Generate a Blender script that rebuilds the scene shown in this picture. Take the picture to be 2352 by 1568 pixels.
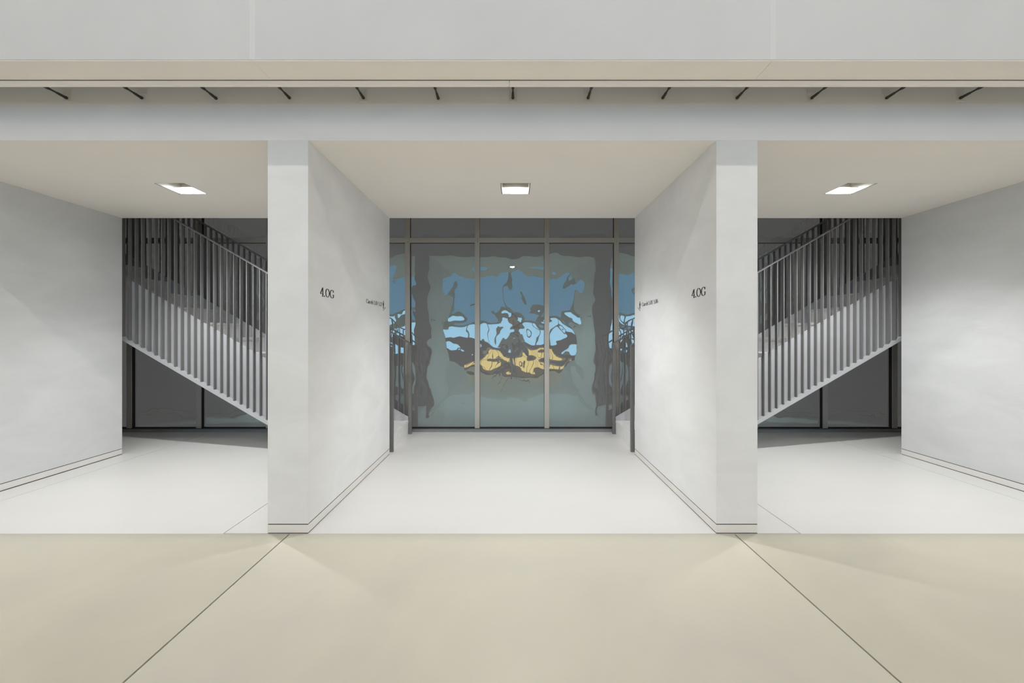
import bpy, bmesh, math, random
from mathutils import Vector, Matrix

for o in list(bpy.data.objects):
    bpy.data.objects.remove(o, do_unlink=True)
sc = bpy.context.scene
COL = sc.collection
random.seed(7)
PI = math.pi

# ------------------------------------------------------------------ camera
EYE = 1.3
F = 870.0
cam_d = bpy.data.cameras.new('camera')
cam_d.sensor_width = 36.0
cam_d.sensor_fit = 'HORIZONTAL'
cam_d.lens = F / 2352.0 * 36.0
cam_d.shift_y = -15.0 / 2352.0
cam_d.clip_start = 0.02
cam_d.clip_end = 200
cam = bpy.data.objects.new('camera', cam_d)
COL.objects.link(cam)
cam.location = (0, 0, EYE)
cam.rotation_euler = (PI / 2, 0, 0)
sc.camera = cam

# ------------------------------------------------------------------ world, light, exposure
w = bpy.data.worlds.new('world')
sc.world = w
w.use_nodes = True
bg = w.node_tree.nodes['Background']
bg.inputs[0].default_value = (0.60, 0.78, 1.0, 1)
bg.inputs[1].default_value = 2.5

sc.view_settings.view_transform = 'Standard'
sc.view_settings.look = 'None'
sc.view_settings.gamma = 1.0
sc.view_settings.exposure = 0.44
sc.view_settings.use_curve_mapping = False
sc.cycles.use_denoising = True
sc.cycles.use_adaptive_sampling = True
sc.cycles.adaptive_threshold = 0.04
sc.cycles.max_bounces = 10
sc.cycles.diffuse_bounces = 6
sc.cycles.glossy_bounces = 5
sc.cycles.transparent_max_bounces = 12
sc.cycles.sample_clamp_indirect = 6.0
sc.cycles.caustics_reflective = False
sc.cycles.caustics_refractive = False

HALL_W = 36.0       # watts per lamp of the row over the void
WALK_FILL_W = 21.0       # watts per lamp of the row added over the walkway to brighten its floor
FILL_W = 250.0      # watts per added fill lamp behind the viewer
BAY_W = 98.0       # watts per bay down-light

# ------------------------------------------------------------------ materials
def mat(name, col, rough=0.6, metal=0.0, vary=0.0, scale=2.0, stretch=(1, 1, 1), bump=0.0,
        bscale=6.0, spec=0.5, col2=None):
    m = bpy.data.materials.new(name)
    m.use_nodes = True
    nt = m.node_tree
    b = nt.nodes['Principled BSDF']
    b.inputs['Roughness'].default_value = rough
    b.inputs['Metallic'].default_value = metal
    b.inputs['Specular IOR Level'].default_value = spec
    b.inputs['Base Color'].default_value = (*col, 1)
    geo = nt.nodes.new('ShaderNodeNewGeometry')
    mp = nt.nodes.new('ShaderNodeMapping')
    mp.inputs['Scale'].default_value = stretch
    nt.links.new(geo.outputs['Position'], mp.inputs['Vector'])
    if vary > 0 or col2:
        n = nt.nodes.new('ShaderNodeTexNoise')
        n.inputs['Scale'].default_value = scale
        n.inputs['Detail'].default_value = 5
        n.inputs['Roughness'].default_value = 0.55
        n.inputs['Distortion'].default_value = 0.6
        nt.links.new(mp.outputs[0], n.inputs['Vector'])
        r = nt.nodes.new('ShaderNodeValToRGB')
        r.color_ramp.elements[0].position = 0.32
        r.color_ramp.elements[1].position = 0.68
        c1 = [max(0, c * (1 - vary)) for c in col]
        c2 = col2 or [min(1, c * (1 + vary)) for c in col]
        r.color_ramp.elements[0].color = (*c1, 1)
        r.color_ramp.elements[1].color = (*c2, 1)
        nt.links.new(n.outputs['Fac'], r.inputs['Fac'])
        nt.links.new(r.outputs['Color'], b.inputs['Base Color'])
    if bump > 0:
        n2 = nt.nodes.new('ShaderNodeTexNoise')
        n2.inputs['Scale'].default_value = bscale
        n2.inputs['Detail'].default_value = 4
        nt.links.new(mp.outputs[0], n2.inputs['Vector'])
        bp = nt.nodes.new('ShaderNodeBump')
        bp.inputs['Strength'].default_value = 1.0
        bp.inputs['Distance'].default_value = bump
        nt.links.new(n2.outputs['Fac'], bp.inputs['Height'])
        nt.links.new(bp.outputs[0], b.inputs['Normal'])
    return m

def emit(name, col, strength):
    m = bpy.data.materials.new(name)
    m.use_nodes = True
    nt = m.node_tree
    nt.nodes.clear()
    e = nt.nodes.new('ShaderNodeEmission')
    e.inputs[0].default_value = (*col, 1)
    e.inputs[1].default_value = strength
    out = nt.nodes.new('ShaderNodeOutputMaterial')
    nt.links.new(e.outputs[0], out.inputs[0])
    return m

def glass(name, refl, tint, trans, wave=0.0, wscale=3.0, rough=0.0, wave2=0.0):
    """thin pane: mirror reflection plus see-through, with gentle roller waves"""
    m = bpy.data.materials.new(name)
    m.use_nodes = True
    nt = m.node_tree
    nt.nodes.clear()
    out = nt.nodes.new('ShaderNodeOutputMaterial')
    g = nt.nodes.new('ShaderNodeBsdfGlossy')
    g.inputs['Color'].default_value = (*tint, 1)
    g.inputs['Roughness'].default_value = rough
    t = nt.nodes.new('ShaderNodeBsdfTransparent')
    t.inputs['Color'].default_value = (*trans, 1)
    mx = nt.nodes.new('ShaderNodeMixShader')
    mx.inputs[0].default_value = refl
    nt.links.new(t.outputs[0], mx.inputs[1])
    nt.links.new(g.outputs[0], mx.inputs[2])
    nt.links.new(mx.outputs[0], out.inputs[0])
    if wave > 0:
        geo = nt.nodes.new('ShaderNodeNewGeometry')
        n = nt.nodes.new('ShaderNodeTexNoise')
        n.inputs['Scale'].default_value = wscale
        n.inputs['Detail'].default_value = 0.0
        n.inputs['Distortion'].default_value = 0.3
        nt.links.new(geo.outputs['Position'], n.inputs['Vector'])
        b1 = nt.nodes.new('ShaderNodeBump')
        b1.inputs['Strength'].default_value = 1.0
        b1.inputs['Distance'].default_value = wave
        nt.links.new(n.outputs['Fac'], b1.inputs['Height'])
        last = b1
        if wave2 > 0:
            n2 = nt.nodes.new('ShaderNodeTexNoise')
            n2.inputs['Scale'].default_value = wscale * 3.1
            n2.inputs['Detail'].default_value = 0.0
            nt.links.new(geo.outputs['Position'], n2.inputs['Vector'])
            b2 = nt.nodes.new('ShaderNodeBump')
            b2.inputs['Strength'].default_value = 1.0
            b2.inputs['Distance'].default_value = wave2
            nt.links.new(n2.outputs['Fac'], b2.inputs['Height'])
            nt.links.new(b1.outputs[0], b2.inputs['Normal'])
            last = b2
        nt.links.new(last.outputs[0], g.inputs['Normal'])
    return m

M = {}
M['plaster'] = mat('plaster', (0.815, 0.82, 0.82), 0.75, vary=0.04, scale=2.2, stretch=(1, 1, 1.8), bump=0.0016, bscale=10, spec=0.25)
M['plaster_o_shade'] = mat('plaster_edge_shade', (0.70, 0.71, 0.71), 0.75, vary=0.045, scale=2.0, stretch=(1, 1, 2.2), bump=0.0016, bscale=10, spec=0.25)  # outer copy of the plaster; darkening at the view edges put into the colour
M['plaster_h'] = mat('plaster_brushed', (0.84, 0.84, 0.845), 0.75, vary=0.04, scale=1.3, stretch=(0.5, 1, 1.6), bump=0.001, bscale=8, spec=0.25)
M['ceiling'] = mat('ceiling_paint', (0.92, 0.885, 0.835), 0.8, vary=0.015, scale=1.0, spec=0.2)
M['parapet'] = mat('parapet_concrete', (0.595, 0.595, 0.60), 0.75, vary=0.025, scale=1.2, bump=0.0006, bscale=12, spec=0.25)
M['filler'] = mat('joint_putty', (0.64, 0.64, 0.645), 0.75, vary=0.02, scale=4, spec=0.25)
M['board'] = mat('pale_board', (0.92, 0.87, 0.81), 0.6, vary=0.02, scale=3, stretch=(0.3, 1, 6))
M['floor_bay'] = mat('pale_screed', (0.735, 0.725, 0.70), 0.42, vary=0.02, scale=1.5, stretch=(0.5, 1.3, 1), spec=0.4)
M['floor_hall'] = mat('beige_screed', (0.545, 0.52, 0.455), 0.42, vary=0.06, scale=1.1, spec=0.4, col2=(0.575, 0.545, 0.45))
M['floor_side_shade'] = mat('beige_screed_shade', (0.515, 0.49, 0.415), 0.42, vary=0.06, scale=1.1, spec=0.4, col2=(0.55, 0.517, 0.42))  # darker, yellower screed copy; light falloff towards the corners painted in
M['grout'] = mat('joint_filler', (0.10, 0.105, 0.115), 0.8, vary=0.05)
M['gap'] = mat('shadow_gap', (0.02, 0.02, 0.02), 0.9, vary=0.02)
M['skirting'] = mat('skirting_stone', (0.80, 0.78, 0.75), 0.55, vary=0.03, scale=4)
M['steel'] = mat('painted_steel', (0.46, 0.463, 0.475), 0.55, vary=0.03, scale=5, spec=0.4)
M['rail'] = mat('rail_steel', (0.185, 0.183, 0.178), 0.38, vary=0.03, scale=5, spec=0.4)
M['step'] = mat('step_concrete', (0.84, 0.835, 0.82), 0.6, vary=0.06, scale=14, bump=0.0008, bscale=40)
M['mullion'] = mat('bronze_metal', (0.42, 0.40, 0.36), 0.5, metal=0.0, vary=0.02, scale=3)
M['sill'] = mat('grey_sill', (0.25, 0.255, 0.255), 0.5, vary=0.03, scale=4)
M['pane'] = glass('facade_glass', 0.205, (0.60, 0.94, 0.95), (0.90, 0.90, 0.90), wave=0.0078, wscale=3.9, wave2=0.0005)
def screen_mat():
    """grey sun-screen cloth: dim daylight filters through it"""
    m = bpy.data.materials.new('grey_screen')
    m.use_nodes = True
    nt = m.node_tree
    nt.nodes.clear()
    out = nt.nodes.new('ShaderNodeOutputMaterial')
    d = nt.nodes.new('ShaderNodeBsdfDiffuse')
    d.inputs[0].default_value = (0.15, 0.147, 0.145, 1)
    t = nt.nodes.new('ShaderNodeBsdfTranslucent')
    t.inputs[0].default_value = (0.040, 0.030, 0.0230, 1)
    a = nt.nodes.new('ShaderNodeAddShader')
    nt.links.new(d.outputs[0], a.inputs[0])
    nt.links.new(t.outputs[0], a.inputs[1])
    nt.links.new(a.outputs[0], out.inputs[0])
    return m
M['blind'] = screen_mat()
M['pin'] = mat('dark_steel', (0.055, 0.053, 0.048), 0.45, metal=0.4, vary=0.05, scale=20)
M['plate'] = mat('bracket_paint', (0.78, 0.76, 0.73), 0.7, vary=0.02, scale=8)
M['ink'] = mat('black_lettering', (0.012, 0.012, 0.012), 0.6, vary=0.02)
M['housing'] = mat('lamp_housing', (0.60, 0.58, 0.53), 0.5, vary=0.02, scale=10)
M['lamp'] = emit('lamp_glow', (0.94, 0.98, 1.0), 7.0)
M['hall_lamp'] = emit('hall_lamp_glow', (1.0, 0.97, 0.93), 6.0)
M['dark_wall'] = mat('dark_wall', (0.10, 0.098, 0.095), 0.7, vary=0.05, scale=2)
M['spandrel'] = mat('teal_spandrel', (0.27, 0.34, 0.32), 0.7, vary=0.06, scale=2)
M['hall_wall'] = mat('hall_wall', (0.78, 0.77, 0.76), 0.8, vary=0.03, scale=1)
M['win_clear'] = glass('hall_window_glass', 0.05, (1, 1, 1), (0.95, 0.97, 1.0))
M['win_tint'] = glass('hall_window_tinted', 0.05, (1, 1, 1), (0.34, 0.50, 0.56))
M['wood'] = mat('oak', (0.55, 0.36, 0.14), 0.5, vary=0.15, scale=3, stretch=(8, 1, 0.6))
M['glow'] = emit('counter_glow', (1.0, 0.50, 0.16), 3.0)

# ------------------------------------------------------------------ mesh helpers
def box(bm, x0, x1, y0, y1, z0, z1):
    x0, x1 = min(x0, x1), max(x0, x1)
    v = [bm.verts.new(p) for p in ((x0, y0, z0), (x1, y0, z0), (x1, y1, z0), (x0, y1, z0),
                                   (x0, y0, z1), (x1, y0, z1), (x1, y1, z1), (x0, y1, z1))]
    for f in ((3, 2, 1, 0), (4, 5, 6, 7), (0, 1, 5, 4), (1, 2, 6, 5), (2, 3, 7, 6), (3, 0, 4, 7)):
        bm.faces.new([v[i] for i in f])

def prism_xz(bm, pts, y0, y1):
    """polygon in x,z extruded along y"""
    a = [bm.verts.new((p[0], y0, p[1])) for p in pts]
    b = [bm.verts.new((p[0], y1, p[1])) for p in pts]
    n = len(pts)
    bm.faces.new(a)
    bm.faces.new(b[::-1])
    for i in range(n):
        bm.faces.new((a[i], b[i], b[(i + 1) % n], a[(i + 1) % n]))

def lathe_y(bm, prof, seg=14):
    """profile of (y, radius) spun about the y axis"""
    rings = []
    for y, r in prof:
        rings.append([bm.verts.new((r * math.cos(2 * PI * i / seg), y, r * math.sin(2 * PI * i / seg))) for i in range(seg)])
    for a, b in zip(rings, rings[1:]):
        for i in range(seg):
            bm.faces.new((a[i], a[(i + 1) % seg], b[(i + 1) % seg], b[i]))
    bm.faces.new(rings[0][::-1])
    bm.faces.new(rings[-1])

def finish(bm, name):
    bmesh.ops.recalc_face_normals(bm, faces=bm.faces[:])
    me = bpy.data.meshes.new(name)
    bm.to_mesh(me)
    bm.free()
    return me

def obj(name, bm, material, parent=None, bevel=0.0, smooth=False):
    me = finish(bm, name) if isinstance(bm, bmesh.types.BMesh) else bm
    if material is not None and not me.materials:
        me.materials.append(material)
    o = bpy.data.objects.new(name, me)
    COL.objects.link(o)
    if parent is not None:
        o.parent = parent
    if bevel > 0:
        md = o.modifiers.new('bevel', 'BEVEL')
        md.width = bevel
        md.segments = 2
        md.limit_method = 'ANGLE'
    if smooth:
        for p in me.polygons:
            p.use_smooth = True
    return o

def bx(name, x0, x1, y0, y1, z0, z1, material, parent=None, bevel=0.0):
    bm = bmesh.new()
    box(bm, x0, x1, y0, y1, z0, z1)
    return obj(name, bm, material, parent, bevel)

def empty(name, loc=(0, 0, 0)):
    o = bpy.data.objects.new(name, None)
    COL.objects.link(o)
    o.location = loc
    o.empty_display_size = 0.1
    return o

def tag(o, label, cat=None, group=None, kind=None):
    o['label'] = label
    if cat:
        o['category'] = cat
    if group:
        o['group'] = group
    if kind:
        o['kind'] = kind
    return o

# ------------------------------------------------------------------ key dimensions (metres)
D1, D2 = 2.48, 4.13          # front and back of the bay piers
CEIL = 2.574                 # bay ceiling
GL = 5.10                    # front of the glazing bars
TOP = 6.6
HW = 9.0                     # half width of hall
HB = -7.6                    # opposite facade
L5 = 3.26                    # floor above

# ------------------------------------------------------------------ floor
fl = bx('floor', -HW, HW, HB, 5.16, -0.12, -0.012, M['grout'])
tag(fl, 'pale polished screed floor of hall and bays', kind='structure')
def slab(name, x0, x1, y0, y1, m, g=0.002):
    return bx(name, x0 + g, x1 - g, y0, y1, -0.0119, 0.0, m, fl, 0.0012)
yb = 5.158
slab('floor_slab', -1.60, 1.606, D1, yb, M['floor_bay'], 0.0015)
for s in (-1, 1):
    a = [(-1.60, -1.89, D1 + .004, D2), (-1.89, -4.0, D1, yb), (-4.0, -4.25, D1, D2), (-1.60, -1.89, D2 + .003, yb), (-4.0, -HW, D2 + .003, yb)]
    for k, (xa, xb, ya, y1) in enumerate(a):
        if s > 0:
            xa, xb = -xa + (0.006 if abs(xa) < 1.7 else 0), -xb
        slab('floor_cover' if k in (0, 2) else 'floor_slab', min(xa, xb), max(xa, xb), ya, y1, M['floor_bay'], 0.0028)
J = 1.455
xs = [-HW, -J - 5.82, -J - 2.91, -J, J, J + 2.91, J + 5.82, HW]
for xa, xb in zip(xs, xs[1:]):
    slab('floor_slab', xa, xb, HB + .01, D1 - .002, M['floor_hall' if abs(xa + xb) < 1 else 'floor_side_shade'], 0.0042)

# ------------------------------------------------------------------ piers
def pier(name, x0, x1, label, m='plaster'):
    p = bx(name, x0, x1, D1, D2, 0.063, CEIL, M[m], None, 0.002)
    tag(p, label, kind='structure')
    c = bx('shadow_gap', x0 + .0015, x1 - .0015, D1 + .0015, D2 - .0015, 0.0, 0.0635, M['gap'], p)
    b = bx('baseboard', x0, x1, D1, D2, 0.005, 0.058, M['skirting'], p, 0.001)
    return p
wl = pier('wall_left_inner', -1.600, -1.335, 'freestanding plaster pier left of the central bay with 4.OG lettering')
wr = pier('wall_right_inner', 1.338, 1.608, 'freestanding plaster pier right of the central bay with 4.OG lettering')
wlo = pier('wall_left_outer', -HW, -4.25, 'pale plaster wall closing the left bay at the picture edge', 'plaster_o_shade')
wro = pier('wall_right_outer', 4.245, HW, 'pale plaster wall closing the right bay at the picture edge', 'plaster_o_shade')

# ------------------------------------------------------------------ bay ceiling slab with lamp openings
LX = (-2.88, 0.03, 2.945)
LY0, LY1 = 3.178, 3.428
LH = 0.125
bm = bmesh.new()
xs = [-HW]
for x in LX:
    xs += [x - LH, x + LH]
xs += [HW]
ys = [D1 + .0006, LY0, LY1, D2]
for i in range(len(xs) - 1):
    for j in range(3):
        if i % 2 == 1 and j == 1:
            continue
        box(bm, xs[i], xs[i + 1], ys[j], ys[j + 1], CEIL, CEIL + 0.22)
cl = obj('ceiling', bm, M['ceiling'])
tag(cl, 'warm white flat ceiling over the three bays', kind='structure')
fa = bx('wall_fascia', -HW, HW, D1, D1 + .02, CEIL + .0006, L5, M['plaster_h'])
tag(fa, 'long grey plaster fascia above the bays behind the row of pins', kind='structure')
us = bx('floor_upper', -HW, HW, D1 + .02, D2, CEIL + .34, L5, M['plaster_h'])
tag(us, 'upper floor slab above the bays', kind='structure')
ue = bx('trim_5', -HW, HW, 2.262, D1, 3.02, L5, M['plaster_h'])
tag(ue, 'edge of upper floor slab behind the parapet', kind='structure')

# ------------------------------------------------------------------ parapet of the floor above
pa = bx('wall_parapet', -HW, HW, 2.11, 2.235, 2.84, 4.30, M['gap'])
tag(pa, 'smooth pale concrete parapet crossing the top of the view', kind='structure')
px = [-HW, -1.432 - 5.74, -1.432 - 2.87, -1.432, 1.440, 1.44 + 2.87, 1.44 + 5.74, HW]
for xa, xb in zip(px, px[1:]):
    bx('parapet_panel', xa, xb, 2.09, 2.25, 2.818, 4.32, M['parapet'], pa)
    if xb < HW:
        bx('joint_strip', xb - .016, xb + .016, 2.0894, 2.12, 2.8181, 4.3, M['filler'], pa)
for xa, xb in zip(px, px[1:]):
    bx('soffit_board', xa + .0006, xb - .0006, 2.0925, 2.2495, 2.8135, 2.8179, M['board'], pa)
tr = empty('trim_1', (0, 2.26, 2.80))
tag(tr, 'thin pale board hanging under the parapet with one joint at centre', kind='structure')
for xa, xb in ((-HW, -0.0165), (-0.0145, HW)):
    o = bx('trim_board', xa, xb, 2.25, 2.27, 2.7845, 2.8105, M['board'], None, 0.001)
    o.parent = tr
    o.matrix_parent_inverse = Matrix.Translation((0, -2.26, -2.80))

o = bx('shadow_gap', -HW, HW, 2.2525, 2.2695, 2.8106, 2.88, M['gap'], None)
o.parent = tr
o.matrix_parent_inverse = Matrix.Translation((0, -2.26, -2.80))

# ------------------------------------------------------------------ back wall glazing
wnd = empty('window_1', (0, GL, 0))
tag(wnd, 'tall glazed facade with bronze bars and wavy reflecting panes behind the bays', kind='structure')
PW = 0.938
def wpart(name, me_or_bm, m, loc=(0, 0, 0), par=None):
    o = obj(name, me_or_bm, m, wnd)
    o.location = loc
    return o
T0, T1 = 2.543, 2.607
XM = [PW * (k + .5) for k in range(-10, 10)]     # bar positions
# meshes are local to (0, GL, 0)
def bar_mesh(z0, z1):
    bm = bmesh.new()
    box(bm, -.032, .032, 0, .012, z0, z1)
    box(bm, -.030, .030, .0121, .0575, z0, z1)
    return finish(bm, 'mullion')
mlow, mup = bar_mesh(.045, T0 - .001), bar_mesh(T1 + .001, TOP - .1)
bm = bmesh.new()
box(bm, -PW / 2 + .0012, PW / 2 - .0012, 0, .012, T0, T1)
box(bm, -PW / 2 + .0012, PW / 2 - .0012, .0121, .0575, T0 + .002, T1 - .002)
tme = finish(bm, 'transom')
def pane_mesh(z0, z1):
    bm = bmesh.new()
    v = [bm.verts.new(p) for p in ((-PW / 2 + .031, .045, z0), (PW / 2 - .031, .045, z0), (PW / 2 - .031, .045, z1), (-PW / 2 + .031, .045, z1))]
    bm.faces.new(v)
    me = bpy.data.meshes.new('pane')
    bm.to_mesh(me)
    bm.free()
    return me
plow, pup = pane_mesh(.049, T0 + .001), pane_mesh(T1 - .001, TOP - .1)
bm = bmesh.new()
bm.faces.new([bm.verts.new(p) for p in ((-PW / 2, .058, 0), (PW / 2, .058, 0), (PW / 2, .058, TOP), (-PW / 2, .058, TOP))])
bme = bpy.data.meshes.new('screen')
bm.to_mesh(bme)
bm.free()
for me in (mlow, mup, tme):
    for i, p in enumerate(me.polygons):
        p.material_index = 1 if i >= 6 else 0
for me, m in ((mlow, 'mullion'), (mup, 'mullion'), (tme, 'mullion'), (plow, 'pane'), (pup, 'pane'), (bme, 'blind')):
    me.materials.append(M[m])
for me in (mlow, mup, tme):
    me.materials.append(M['gap'])
for k, x in enumerate(XM):
    wpart('mullion', mlow, None, (x, 0, 0))
    wpart('mullion', mup, None, (x, 0, 0))
    if k < len(XM) - 1:
        xc = x + PW / 2
        wpart('transom', tme, None, (xc + .008, 0, 0))
        wpart('pane', plow, None, (xc, 0, 0))
        wpart('pane', pup, None, (xc, 0, 0))
        wpart('screen', bme, None, (xc, 0, 0))
for k in range(3):
    bm = bmesh.new()
    box(bm, -3.0 + .001, 3.0 - .001, -.03, .0575, 0.0005, .030)
    box(bm, -3.0 + .001, 3.0 - .001, -.006, .0575, .030, .036)
    box(bm, -3.0 + .001, 3.0 - .001, .013, .0575, .036, .0488)
    o = wpart('sill', bm, M['sill'], ((k - 1) * 6.0 + 0.25, 0, 0))
    o.data.materials.append(M['gap'])
    for p in o.data.polygons:
        p.material_index = 1 if p.center.z > .037 else 0

# ------------------------------------------------------------------ hall shell and stair shaft shell
def shell(name, dims, m, label):
    return tag(bx(name, *dims, m), label, kind='structure')
shell('wall_gallery', (-HW, HW, D2 - .12, D2, L5, TOP), M['hall_wall'], 'upper gallery wall closing the stair shaft')
shell('wall_left', (-HW - .2, -HW, HB, 5.158, 0, TOP), M['hall_wall'], 'left end wall of hall')
shell('wall_right', (HW, HW + .2, HB, 5.158, 0, TOP), M['hall_wall'], 'right end wall of hall')
shell('ceiling_hall', (-HW - .2, HW + .2, HB - .2, 5.6, TOP, TOP + .2), M['hall_wall'], 'high ceiling of hall')
# opposite facade with two rows of windows
wo = empty('wall_opposite', (0, HB, 0))
tag(wo, 'dark facade opposite the bays with blue window bands', kind='structure')
def wop(name, dims, m):
    o = bx(name, *dims, m)
    o.parent = wo
    o.matrix_parent_inverse = Matrix.Translation((0, -HB, 0))
    return o
OW = 6.3
wop('wall_panel', (-OW, OW, HB - .2, HB, 0, .87), M['dark_wall'])
wop('wall_panel', (-OW, OW, HB - .2, HB, 1.92, 2.2), M['spandrel'])
wop('wall_panel', (-OW, OW, HB - .2, HB, 5.0, TOP), M['hall_wall'])
for s in (-1, 1):
    wop('wall_panel', (s * OW, s * HW, HB - .2, HB, 0, TOP), M['hall_wall'])
nw = 12
for i in range(nw + 1):
    x = -OW + 2 * OW * i / nw
    wop('window_post', (x - .05, x + .05, HB - .14, HB - .02, .87, 1.92), M['spandrel'])
    if i % 3 == 0:
        wop('window_post', (x - .10, x + .10, HB - .14, HB - .02, 2.2, 5.0), M['spandrel'])
    if i < nw:
        x1 = x + 2 * OW / nw
        wop('pane', (x + .05, x1 - .05, HB - .09, HB - .084, .87, 1.92), M['win_clear'])
        wop('pane', (x, x1, HB - .09, HB - .084, 2.2, 5.0), M['win_tint'])
# unseen lamps added at the plain wall ends for warm frontal fill
for s in (-1, 1):
    r = empty('fill_lamp', (s * 7.65, HB + 1.3, TOP - .08))
    tag(r, 'added linear fill lamp lighting the %s end of the opposite wall' % ('left' if s < 0 else 'right'), 'lamp', 'added fill lamps on the hall ceiling')
    bx('housing', -1.2, 1.2, -.06, .06, 0, .08, M['housing'], r)
    ld = bpy.data.lights.new('fill_light', 'AREA')
    ld.shape = 'RECTANGLE'
    ld.size = 2.4
    ld.size_y = 0.10
    ld.energy = FILL_W
    ld.color = (1.0, 0.945, 0.87)
    lo = bpy.data.objects.new('fill_light', ld)
    COL.objects.link(lo)
    lo.parent = r
    lo.location = (0, 0, -.02)
    lo.rotation_euler = (math.radians(-50), 0, 0)

# ------------------------------------------------------------------ hall lamps (linear); walkway row added as floor light
for row, (ly, lw) in enumerate(((-1.46, HALL_W), (1.64, WALK_FILL_W))):
    for i, x in enumerate((-5.4, -1.8, 1.8, 5.4)):
        r = empty('linear_lamp', (x, ly, TOP - .06))
        tag(r, 'linear lamp on the hall ceiling %s, %s of its row' % (('behind the viewer', 'added above the walkway')[row],
            ('leftmost', 'second from left', 'second from right', 'rightmost')[i]), 'lamp', 'linear lamps on the hall ceiling')
        bx('housing', -1.7, 1.7, -.07, .07, 0, .06, M['housing'], r)
        bx('diffuser', -1.69, 1.69, -.055, .055, -.012, 0, M['hall_lamp'], r)
        ld = bpy.data.lights.new('hall_light', 'AREA')
        ld.shape = 'RECTANGLE'
        ld.size = 3.3
        ld.size_y = 0.10
        ld.energy = lw * (1.15 if 0 < i < 3 else 0.3)
        ld.color = (1.0, 0.96, 0.90) if 0 < i < 3 else (1.0, 0.88, 0.64)
        lo = bpy.data.objects.new('hall_light', ld)
        COL.objects.link(lo)
        lo.parent = r
        lo.location = (0, 0, -.02)

# ------------------------------------------------------------------ bay down-lights
lab = ('recessed square ceiling light in the left bay', 'recessed square ceiling light in the central bay',
       'recessed square ceiling light in the right bay')
for i, x in enumerate(LX):
    r = empty('ceiling_light', (x, (LY0 + LY1) / 2, CEIL))
    tag(r, lab[i], 'ceiling light', 'recessed ceiling lights of the bays')
    h = LH
    bm = bmesh.new()
    t = .004
    box(bm, -h + t, h - t, -h + .001, -h + .005, .001, .2)
    box(bm, -h + t, h - t, h - .005, h - .001, .001, .2)
    box(bm, -h + t, -h + t + .004, -h + .005, h - .005, .001, .2)
    box(bm, h - t - .004, h - t, -h + .005, h - .005, .001, .2)
    box(bm, -h + t, h - t, -h + .001, h - .001, .2, .205)
    obj('housing', bm, M['housing'], r)
    for s in (-1, 1):
        bx('shadow_gap', s * (h - .0005), s * (h - t + .0005), -h + .001, h - .001, -.0006, .01, M['gap'], r)
    bm = bmesh.new()      # sloping lit reflector at the far side
    v = [bm.verts.new(p) for p in ((-h + .012, h - .006, .002), (h - .012, h - .006, .002), (h - .012, h - .072, .030), (-h + .012, h - .072, .030))]
    v2 = [bm.verts.new((p.co.x, p.co.y, p.co.z + .004)) for p in v]
    bm.faces.new(v); bm.faces.new(v2[::-1])
    for k in range(4):
        bm.faces.new((v[k], v2[k], v2[(k + 1) % 4], v[(k + 1) % 4]))
    o = obj('lit_reflector', bm, M['lamp'], r)
    o.data.materials.append(M['housing'])
    for p in o.data.polygons:
        p.material_index = 0 if p.index == 0 else 1
    ld = bpy.data.lights.new('bay_light', 'SPOT')
    ld.energy = BAY_W
    ld.color = (0.975, 0.99, 1.0)
    ld.spot_size = math.radians(114)
    ld.spot_blend = 0.8
    ld.shadow_soft_size = 0.03
    lo = bpy.data.objects.new('bay_light', ld)
    COL.objects.link(lo)
    lo.parent = r
    lo.location = (0, .0, .035)
    lo.rotation_euler = (math.radians(10), math.radians(-4), 0)
    ld = bpy.data.lights.new('bay_spill', 'SPOT')
    ld.energy = BAY_W * .20
    ld.color = (0.975, 0.99, 1.0)
    ld.spot_size = math.radians(165)
    ld.spot_blend = 1.0
    ld.shadow_soft_size = 0.05
    lo = bpy.data.objects.new('bay_spill', ld)
    COL.objects.link(lo)
    lo.parent = r
    lo.location = (0, 0, .03)
    lo.rotation_euler = (math.radians(16), 0, 0)

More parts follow.
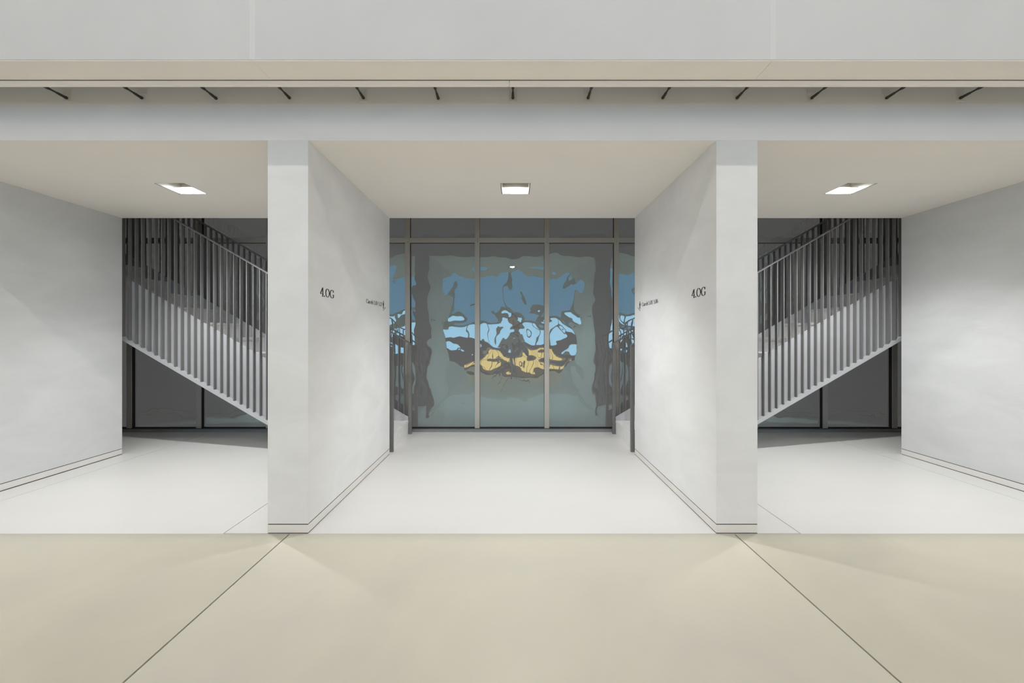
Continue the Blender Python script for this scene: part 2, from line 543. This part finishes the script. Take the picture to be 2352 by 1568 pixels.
# ------------------------------------------------------------------ staircases
X0, RI, GO, N = 1.36, 0.181, 0.313, 18
SL = RI / GO
YN0, YN1 = 4.200, 4.235       # near balusters
YP0, YP1 = 4.237, 4.247       # near stringer plate
YF0, YF1 = 4.955, 4.965       # far stringer plate
YG0, YG1 = 4.967, 5.002       # far balusters
UE = N * GO
def nos(u):
    return RI + u * SL
def stair(s, label, side):
    st = empty('staircase', (s * X0, 4.6, 0))
    tag(st, label, 'staircase', 'mirrored staircases behind the piers')
    inv = Matrix.Translation((-s * X0, -4.6, 0))
    def P(o):
        o.parent = st
        o.matrix_parent_inverse = inv
        return o
    X = lambda u: s * (X0 + u)
    # steps
    for k in range(N):
        u0 = k * GO
        z1 = (k + 1) * RI
        zb = max(0.0, z1 - RI - .12)
        bm = bmesh.new()
        box(bm, X(u0), X(u0 + GO + .03), YP1 + .001, YF0 - .001, zb + .0005, z1 - .03)
        so = P(obj('step', bm, M['step'], None))
        bm = bmesh.new()
        box(bm, X(u0 - .006), X(u0 + GO - .004), YP1 + .001, YF0 - .001, z1 - .0295, z1)
        t = obj('tread', bm, M['step'], None, .0015)
        t.parent = so
    # stringers: deep plates
    uB = (.638 - RI) / SL
    poly = [(0, .001), (0, nos(0) + .05), (UE, nos(UE) + .05), (UE, nos(UE) - .63), (uB, .001)]
    for y0, y1 in ((YP0, YP1), (YF0, YF1)):
        bm = bmesh.new()
        prism_xz(bm, [(X(u), z) for u, z in poly], y0, y1)
        P(obj('stringer', bm, M['steel'], None))
    bm = bmesh.new()
    prism_xz(bm, [(X(uB + .02), .002), (X(UE), nos(UE) - .62), (X(UE), nos(UE) - .60), (X(uB), .02)], YP1 + .001, YF0 - .001)
    P(obj('soffit', bm, M['steel'], None))
    # railings
    RT, RB = 1.03, 1.013
    for near in (True, False):
        ya, yc = (YN0, YN1) if near else (YG0, YG1)
        bm = bmesh.new()
        prism_xz(bm, [(X(-.04), nos(-.04) + RB), (X(-.04), nos(-.04) + RT), (X(UE), nos(UE) + RT), (X(UE), nos(UE) + RB)], ya - .004, yc + .004)
        rl = P(obj('railing', bm, M['rail'], None, .0015))
        rl['label'] = 'dark steel railing of flat upright bars'
        def PP(o):
            o.parent = rl
            return o
        # newel
        bm = bmesh.new()
        box(bm, X(-.040), X(-.002), ya, yc, .0005, nos(-.04) + RB)
        PP(obj('newel', bm, M['rail'], None, .0015))
        # bottom flange
        fy0, fy1 = (ya - .004, YP0 - .0005) if near else (YF1 + .0005, yc + .004)
        bm = bmesh.new()
        prism_xz(bm, [(X(uB), .001), (X(uB + .045), .001), (X(UE), nos(UE) - .638), (X(UE), nos(UE) - .612), (X(uB), .027)], fy0, fy1)
        PP(obj('flange', bm, M['steel'], None))
        # balusters: equal flat bars share one mesh
        HB_ = .612 + RB
        T = .0095
        bm = bmesh.new()
        d = SL * T
        pts = [(0, 0), (s * T, d), (s * T, HB_ + d), (0, HB_)]
        prism_xz(bm, pts, ya, yc)
        me = finish(bm, 'baluster')
        me.materials.append(M['rail'])
        k = 1
        while True:
            u = k * .0727 - .02
            if u > 4.55:
                break
            z0 = nos(u) - .612
            if u < uB + .01:
                bm = bmesh.new()
                box(bm, X(u), X(u + T), ya, yc, .0005, nos(u) + RB)
                PP(obj('baluster', bm, M['rail'], None))
            else:
                b = bpy.data.objects.new('baluster', me)
                COL.objects.link(b)
                b.location = (X(u), 0, z0)
                PP(b)
            k += 1
    return st
stair(-1, 'concrete staircase with grey steel railings rising leftwards behind the left pier', 'left')
stair(1, 'concrete staircase with grey steel railings rising rightwards behind the right pier', 'right')
for s, n in ((-1, 'left'), (1, 'right')):
    shell('floor_landing_' + n, (s * (X0 + UE + .001), s * HW, D2 + .001, 5.0, L5 - .3, L5), M['plaster_h'], 'stair landing slab on the ' + n)

# ------------------------------------------------------------------ pins under the parapet
prof = [(0, .0080), (-.004, .0098), (-.010, .0100), (-.016, .0082), (-.045, .0080), (-.050, .0066), (-.054, .0078), (-.058, .0056),
        (-.085, .0054), (-.095, .0070), (-.105, .0092), (-.140, .0094), (-.209, .0094)]
bm = bmesh.new()
lathe_y(bm, prof)
pin_me = finish(bm, 'rod')
pin_me.materials.append(M['pin'])
for p in pin_me.polygons:
    p.use_smooth = True
def plate_mesh(zb, wd):
    bm = bmesh.new()
    box(bm, -wd / 2, wd / 2, -.0045, 0, zb, .06)
    me = finish(bm, 'bracket_plate')
    me.materials.append(M['plate'])
    return me
PL = plate_mesh(-.019, .050)
PS = plate_mesh(.030, .056)
pins = [(151, 1), (324, 0), (494, None), (664, 0), (834, 1), (1006, None), (1178, 1), (1351, 0), (1523, 1), (1694, 0), (1866, 0), (2038, 0), (2208, 1)]
ords = ['first', 'second', 'third', 'fourth', 'fifth', 'sixth', 'seventh', 'eighth', 'ninth', 'tenth', 'eleventh', 'twelfth', 'thirteenth']
for i, (p, kd) in enumerate(pins):
    x = (p - 1176) * (D1 - .012) / F
    r = empty('support_pin', (x, D1, 2.846))
    extra = {1: 'with a tall pale plate behind it', 0: 'with a short pale plate behind it', None: 'without a plate'}[kd]
    tag(r, 'dark steel pin on the fascia %s, %s from left' % (extra, ords[i]), 'pin', 'row of dark steel pins under the parapet')
    o = obj('rod', pin_me, None, r)
    o.location = (0, 0 if kd is None else -.0046, 0)
    if kd is not None:
        o = obj('bracket_plate', PL if kd else PS, None, r)
        o.location = (0.002 * (1 if p > 1176 else -1), 0, 0)

# ------------------------------------------------------------------ lettering
THK, THN = .135, .05
def ell(cx, cy, rx, ry, a0, a1, n=22):
    return [(cx + rx * math.cos(math.radians(a0 + (a1 - a0) * i / n)), cy + ry * math.sin(math.radians(a0 + (a1 - a0) * i / n))) for i in range(n + 1)]
G = {
 '4': (.66, [[(.44, 1.0), (.03, .27)], [(.03, .27), (.62, .27)], [(.45, 1.0), (.45, .0)], [(.28, .0), (.60, .0)]]),
 '.': (.26, [ell(.12, .06, .035, .035, 0, 360, 10)]),
 'O': (.86, [ell(.42, .5, .34, .48, 0, 360, 34)]),
 'G': (.84, [ell(.43, .5, .36, .48, 48, 330, 30), [(.70, .42), (.70, .08)], [(.56, .42), (.82, .42)], [(.68, .95), (.68, .70)]]),
 'C': (.78, [ell(.43, .5, .36, .48, 45, 318, 26), [(.68, .95), (.68, .70)]]),
 'a': (.50, [ell(.22, .17, .15, .16, 0, 360, 16), ell(.22, .46, .17, .17, 150, 0, 10), [(.39, .46), (.39, .0)], [(.36, .0), (.50, .0)]]),
 'r': (.42, [[(.13, .62), (.13, 0)], [(.02, 0), (.27, 0)], [(.02, .61), (.13, .61)], ell(.30, .42, .16, .20, 175, 55, 8)]),
 'e': (.54, [ell(.28, .31, .22, .30, 10, 318, 20), [(.06, .34), (.50, .34)]]),
 'l': (.28, [[(.13, 1.05), (.13, 0)], [(.02, 0), (.26, 0)], [(.02, 1.04), (.13, 1.04)]]),
 's': (.44, [[(.36, .53), (.28, .61), (.16, .61), (.09, .52), (.12, .40), (.22, .34), (.32, .27), (.36, .16), (.30, .04), (.18, .0), (.06, .06)]]),
 ' ': (.26, []),
 '5': (.58, [[(.50, .97), (.14, .97)], [(.14, .97), (.12, .56)], ell(.26, .30, .24, .30, 120, -140, 20)]),
 '0': (.58, [ell(.29, .5, .22, .48, 0, 360, 26)]),
 '7': (.54, [[(.05, .97), (.50, .97)], [(.50, .97), (.20, 0)]]),
 '1': (.50, [[(.27, 1), (.27, 0)], [(.12, 0), (.42, 0)], [(.27, 1), (.10, .84)]]),
 '2': (.56, [ell(.26, .72, .22, .27, 165, -35, 14) + [(.06, .03)], [(.05, .03), (.50, .03)]]),
 '6': (.58, [ell(.29, .30, .22, .29, 0, 360, 22), ell(.52, .36, .45, .62, 180, 100, 10)]),
 '-': (.50, [[(.06, .38), (.44, .38)]]),
}
def glyph(strokes, kx, kz, put, eps, bold=1.0):
    bm = bmesh.new()
    for pts in strokes:
        closed = len(pts) > 4 and abs(pts[0][0] - pts[-1][0]) < 1e-5 and abs(pts[0][1] - pts[-1][1]) < 1e-5
        n = len(pts)
        L, R = [], []
        for i, p in enumerate(pts):
            a = pts[i - 1] if i > 0 else (pts[-2] if closed else p)
            b = pts[i + 1] if i < n - 1 else (pts[1] if closed else p)
            dx, dy = b[0] - a[0], b[1] - a[1]
            ln = math.hypot(dx, dy) or 1
            dx, dy = dx / ln, dy / ln
            wd = (THN + (THK - THN) * abs(dy) ** 1.3) * .5 * bold
            if abs(dy) > .5 and dx > 0.25 and dy > 0:
                wd *= .7
            L.append((p[0] - dy * wd, p[1] + dx * wd))
            R.append((p[0] + dy * wd, p[1] - dx * wd))
        for i in range(n - 1):
            q = [L[i], R[i], R[i + 1], L[i + 1]]
            v = [bm.verts.new(put(x * kx, z * kz, eps)) for x, z in q]
            bm.faces.new(v)
            v0 = [bm.verts.new(put(x * kx, z * kz, 0.0002)) for x, z in q]
            for k in range(4):
                bm.faces.new((v[k], v[(k + 1) % 4], v0[(k + 1) % 4], v0[k]))
    return bm
def sign(name, text, root_loc, length, cap, side, label, cat, bold):
    tot = sum(G[c][0] for c in text) - .08
    kx = length / tot
    r = empty(name, root_loc)
    tag(r, label, cat)
    u = 0
    for c in text:
        adv, st = G[c]
        if st:
            def put(a, b, e, u=u):
                return ((e, u * kx + a, b) if side < 0 else (-e, -(u * kx + a), b))
            obj('letter', glyph(st, kx, cap, put, .0015, bold), M['ink'], r)
        u += adv
    return r
XL, XR = -1.335, 1.338
sign('wall_lettering', '4.OG', (XL, 2.636, 1.572), .198, .061, -1, 'large black 4.OG floor lettering on the left pier', 'lettering', 1.0)
sign('wall_lettering', '4.OG', (XR, 2.818, 1.574), .198, .061, 1, 'large black 4.OG floor lettering on the right pier', 'lettering', 1.0)
sign('wall_lettering', 'Carrels 5.07-5.12', (XL, 3.467, 1.594), .417, .0375, -1, 'small black lettering Carrels 5.07-5.12 on the left pier', 'lettering', 0.95)
sign('wall_lettering', 'Carrels 5.01-5.06', (XR, 3.898, 1.594), .425, .0375, 1, 'small black lettering Carrels 5.01-5.06 on the right pier', 'lettering', 0.95)
def pictogram(loc, side, label):
    r = empty('stair_pictogram', loc)
    tag(r, label, 'pictogram')
    def put(a, b, e):
        return (e, a, b) if side < 0 else (-e, -a, b)
    def poly(name, pts):
        bm = bmesh.new()
        v = [bm.verts.new(put(a, b, .0015)) for a, b in pts]
        v0 = [bm.verts.new(put(a, b, .0002)) for a, b in pts]
        bm.faces.new(v)
        n = len(pts)
        for k in range(n):
            bm.faces.new((v[k], v[(k + 1) % n], v0[(k + 1) % n], v0[k]))
        return obj(name, bm, M['ink'], r)
    sg = 1 if side < 0 else -1      # stairs climb away from the hall
    poly('head', [(sg * p[0], p[1]) for p in ell(.005, .089, .0085, .006, 0, 342, 19)])
    poly('body', [(sg * a, b) for a, b in [(-.008, .079), (.014, .079), (.020, .060), (.013, .048), (.016, .030), (.010, .016), (.004, .030), (-.003, .014), (-.008, .018), (-.001, .040), (-.012, .056)]])
    # stepped line
    pts = []
    x, z = -.012, 0.0
    for k in range(5):
        pts += [(x, z), (x + .017, z)]
        x += .017
        z += .0085
    low = [(a + .003, b - .0035) for a, b in pts]
    poly('stair_line', [(sg * a, b) for a, b in pts + low[::-1]])
    return r
pictogram((XL, 3.925, 1.556), -1, 'black pictogram of a person on stairs beside Carrels 5.07-5.12')
pictogram((XR, 3.955, 1.556), 1, 'black pictogram of a person on stairs beside Carrels 5.01-5.06')

# ------------------------------------------------------------------ lit counter across the hall, seen mirrored in the panes
ct = empty('lit_counter', (0, -3.2, 0))
tag(ct, 'low warm lit counter across the hall, mirrored in the centre panes', 'counter')
bx('plinth', -1.7, 1.7, -.3, .3, 0.001, .08, M['dark_wall'], ct)
bx('lit_front', -1.68, 1.68, .262, .27, .22, .54, M['glow'], ct)
bx('body', -1.7, 1.7, -.3, .26, .08, .56, M['wood'], ct)
bx('counter_top', -1.75, 1.75, -.34, .33, .56, .60, M['wood'], ct)
for k in range(17):
    x = -1.68 + k * .21
    bx('slat', x - .012, x + .012, .271, .285, .09, .555, M['wood'], ct)
bx('shelf', -1.7, 1.7, .262, .30, .195, .215, M['wood'], ct)

# ------------------------------------------------------------------ photographer and tripod behind the view, mirrored in the centre pane
M['skin'] = mat('skin', (0.55, 0.36, 0.27), 0.6, vary=0.03)
M['shirt'] = mat('grey_shirt', (0.45, 0.50, 0.52), 0.85, vary=0.06, scale=12)
M['jeans'] = mat('blue_jeans', (0.10, 0.20, 0.27), 0.85, vary=0.12, scale=20)
M['hair'] = mat('brown_hair', (0.10, 0.05, 0.025), 0.6, vary=0.2, scale=40)
M['shoe'] = mat('shoe_leather', (0.16, 0.07, 0.06), 0.6, vary=0.1, scale=20)
M['black'] = mat('black_plastic', (0.02, 0.02, 0.022), 0.45, vary=0.1, scale=20)

def skinned(chains, name):
    """chains: lists of (x, y, z, radius); chains share vertices at equal positions"""
    verts, rad, edges, idx = [], [], [], {}
    for ch in chains:
        prev = None
        for x, y, z, r in ch:
            k = (round(x, 4), round(y, 4), round(z, 4))
            if k not in idx:
                idx[k] = len(verts)
                verts.append((x, y, z))
                rad.append(r)
            if prev is not None:
                edges.append((prev, idx[k]))
            prev = idx[k]
    me = bpy.data.meshes.new(name)
    me.from_pydata(verts, edges, [])
    o = bpy.data.objects.new(name, me)
    COL.objects.link(o)
    o.modifiers.new('skin', 'SKIN').use_smooth_shade = True
    for i, v in enumerate(me.skin_vertices[0].data):
        rr = rad[i]
        v.radius = rr if isinstance(rr, tuple) else (rr, rr)
    me.skin_vertices[0].data[0].use_root = True
    sb = o.modifiers.new('sub', 'SUBSURF')
    sb.levels = sb.render_levels = 2
    dg = bpy.context.evaluated_depsgraph_get()
    m2 = bpy.data.meshes.new_from_object(o.evaluated_get(dg))
    bpy.data.objects.remove(o, do_unlink=True)
    for p in m2.polygons:
        p.use_smooth = True
    return m2

PX, PY = 0.02, -0.62
chains = [[(PX, PY, .95, .15), (PX, PY + .02, 1.12, .135), (PX, PY + .06, 1.30, .145), (PX, PY + .10, 1.42, .09), (PX, PY + .13, 1.49, .055), (PX, PY + .16, 1.56, .075), (PX, PY + .17, 1.64, .088), (PX, PY + .165, 1.70, .06)]]
for s in (-1, 1):
    chains.append([(PX, PY, .95, .15), (PX + s * .10, PY, .86, .10), (PX + s * .13, PY + .02, .50, .062), (PX + s * .15, PY - .01, .14, .045), (PX + s * .15, PY, .06, .04), (PX + s * .165, PY + .13, .035, .034)])
    chains.append([(PX, PY + .06, 1.30, .145), (PX + s * .17, PY + .07, 1.36, .062), (PX + s * .24, PY + .12, 1.12, .046), (PX + s * .13, PY + .36, 1.18, .034), (PX + s * .10, PY + .42, 1.20, .034)])
    hx, hy, hz = PX + s * .10, PY + .42, 1.20
    for f in range(4):
        zz = hz + .024 - f * .016
        chains.append([(hx, hy, hz, .034), (hx - s * .012, hy + .05, zz, .010), (hx - s * .022, hy + .078, zz + .002, .0085), (hx - s * .040, hy + .088 - f * .003, zz, .0075)])
    chains.append([(hx, hy, hz, .034), (hx - s * .030, hy + .015, hz + .026, .0105), (hx - s * .045, hy + .045, hz + .032, .0085)])
me = skinned(chains, 'person')
for m in ('skin', 'shirt', 'jeans', 'shoe'):
    me.materials.append(M[m])
for p in me.polygons:
    c = p.center
    d = abs(c.x - PX)
    if c.z < .09:
        p.material_index = 3
    elif c.z < .97:
        p.material_index = 2
    elif c.z < 1.44 and c.y < PY + .38:
        p.material_index = 1
    else:
        p.material_index = 0
zmin = min(v.co.z for v in me.vertices)
person = bpy.data.objects.new('person', me)
COL.objects.link(person)
person.location.z = -zmin + .0005
tag(person, 'person in grey top and blue jeans at a tripod, mirrored in the centre pane', 'person')
bm = bmesh.new()
bmesh.ops.create_uvsphere(bm, u_segments=20, v_segments=12, radius=.1)
for v in bm.verts:
    v.co = Vector((v.co.x * .98, v.co.y * 1.1, v.co.z * 1.12)) + Vector((PX, PY + .15, 1.665))
bmesh.ops.delete(bm, geom=[v for v in bm.verts if (v.co.z < 1.60 and v.co.y > PY + .10) or (v.co.y > PY + .20 and v.co.z < 1.70)], context='VERTS')
obj('hair', bm, M['hair'], person, 0, True)
bm = bmesh.new()
for s in (-1, 1):
    bmesh.ops.create_uvsphere(bm, u_segments=8, v_segments=6, radius=.012, matrix=Matrix.Translation((PX + s * .032, PY + .243, 1.635)))
obj('eyes', bm, M['black'], person, 0, True)
bm = bmesh.new()
bmesh.ops.create_cone(bm, segments=8, radius1=.016, radius2=.004, depth=.045, matrix=Matrix.Translation((PX, PY + .258, 1.61)) @ Matrix.Rotation(.35, 4, 'X'))
obj('nose', bm, M['skin'], person, 0, True)

tp = empty('camera_tripod', (0, -.11, 0))
tag(tp, 'black camera on a tripod facing the glazing, mirrored in the centre pane', 'tripod')
def tube(name, a, b, r0, r1, m, par):
    a, b = Vector(a), Vector(b)
    d = b - a
    bm = bmesh.new()
    bmesh.ops.create_cone(bm, cap_ends=True, segments=12, radius1=r0, radius2=r1, depth=d.length)
    o = obj(name, bm, m, par, 0, True)
    o.rotation_mode = 'QUATERNION'
    o.rotation_quaternion = d.to_track_quat('Z', 'Y')
    o.location = (a + b) / 2
    return o
for k in range(3):
    a = PI / 2 + 2 * PI * k / 3 + PI
    tube('leg', (.40 * math.cos(a), .40 * math.sin(a), .012), (.03 * math.cos(a), .03 * math.sin(a), 1.08), .010, .016, M['black'], tp)
tube('column', (0, 0, .98), (0, 0, 1.20), .014, .014, M['black'], tp)
tube('ball_head', (0, 0, 1.18), (0, 0, 1.235), .028, .022, M['black'], tp)
bx('camera_body', -.07, .07, -.035, .035, 1.236, 1.345, M['black'], tp, .012)
bx('viewfinder', -.025, .025, -.03, .03, 1.345, 1.37, M['black'], tp, .006)
tube('lens', (0, .034, 1.295), (0, .075, 1.295), .034, .036, M['black'], tp)
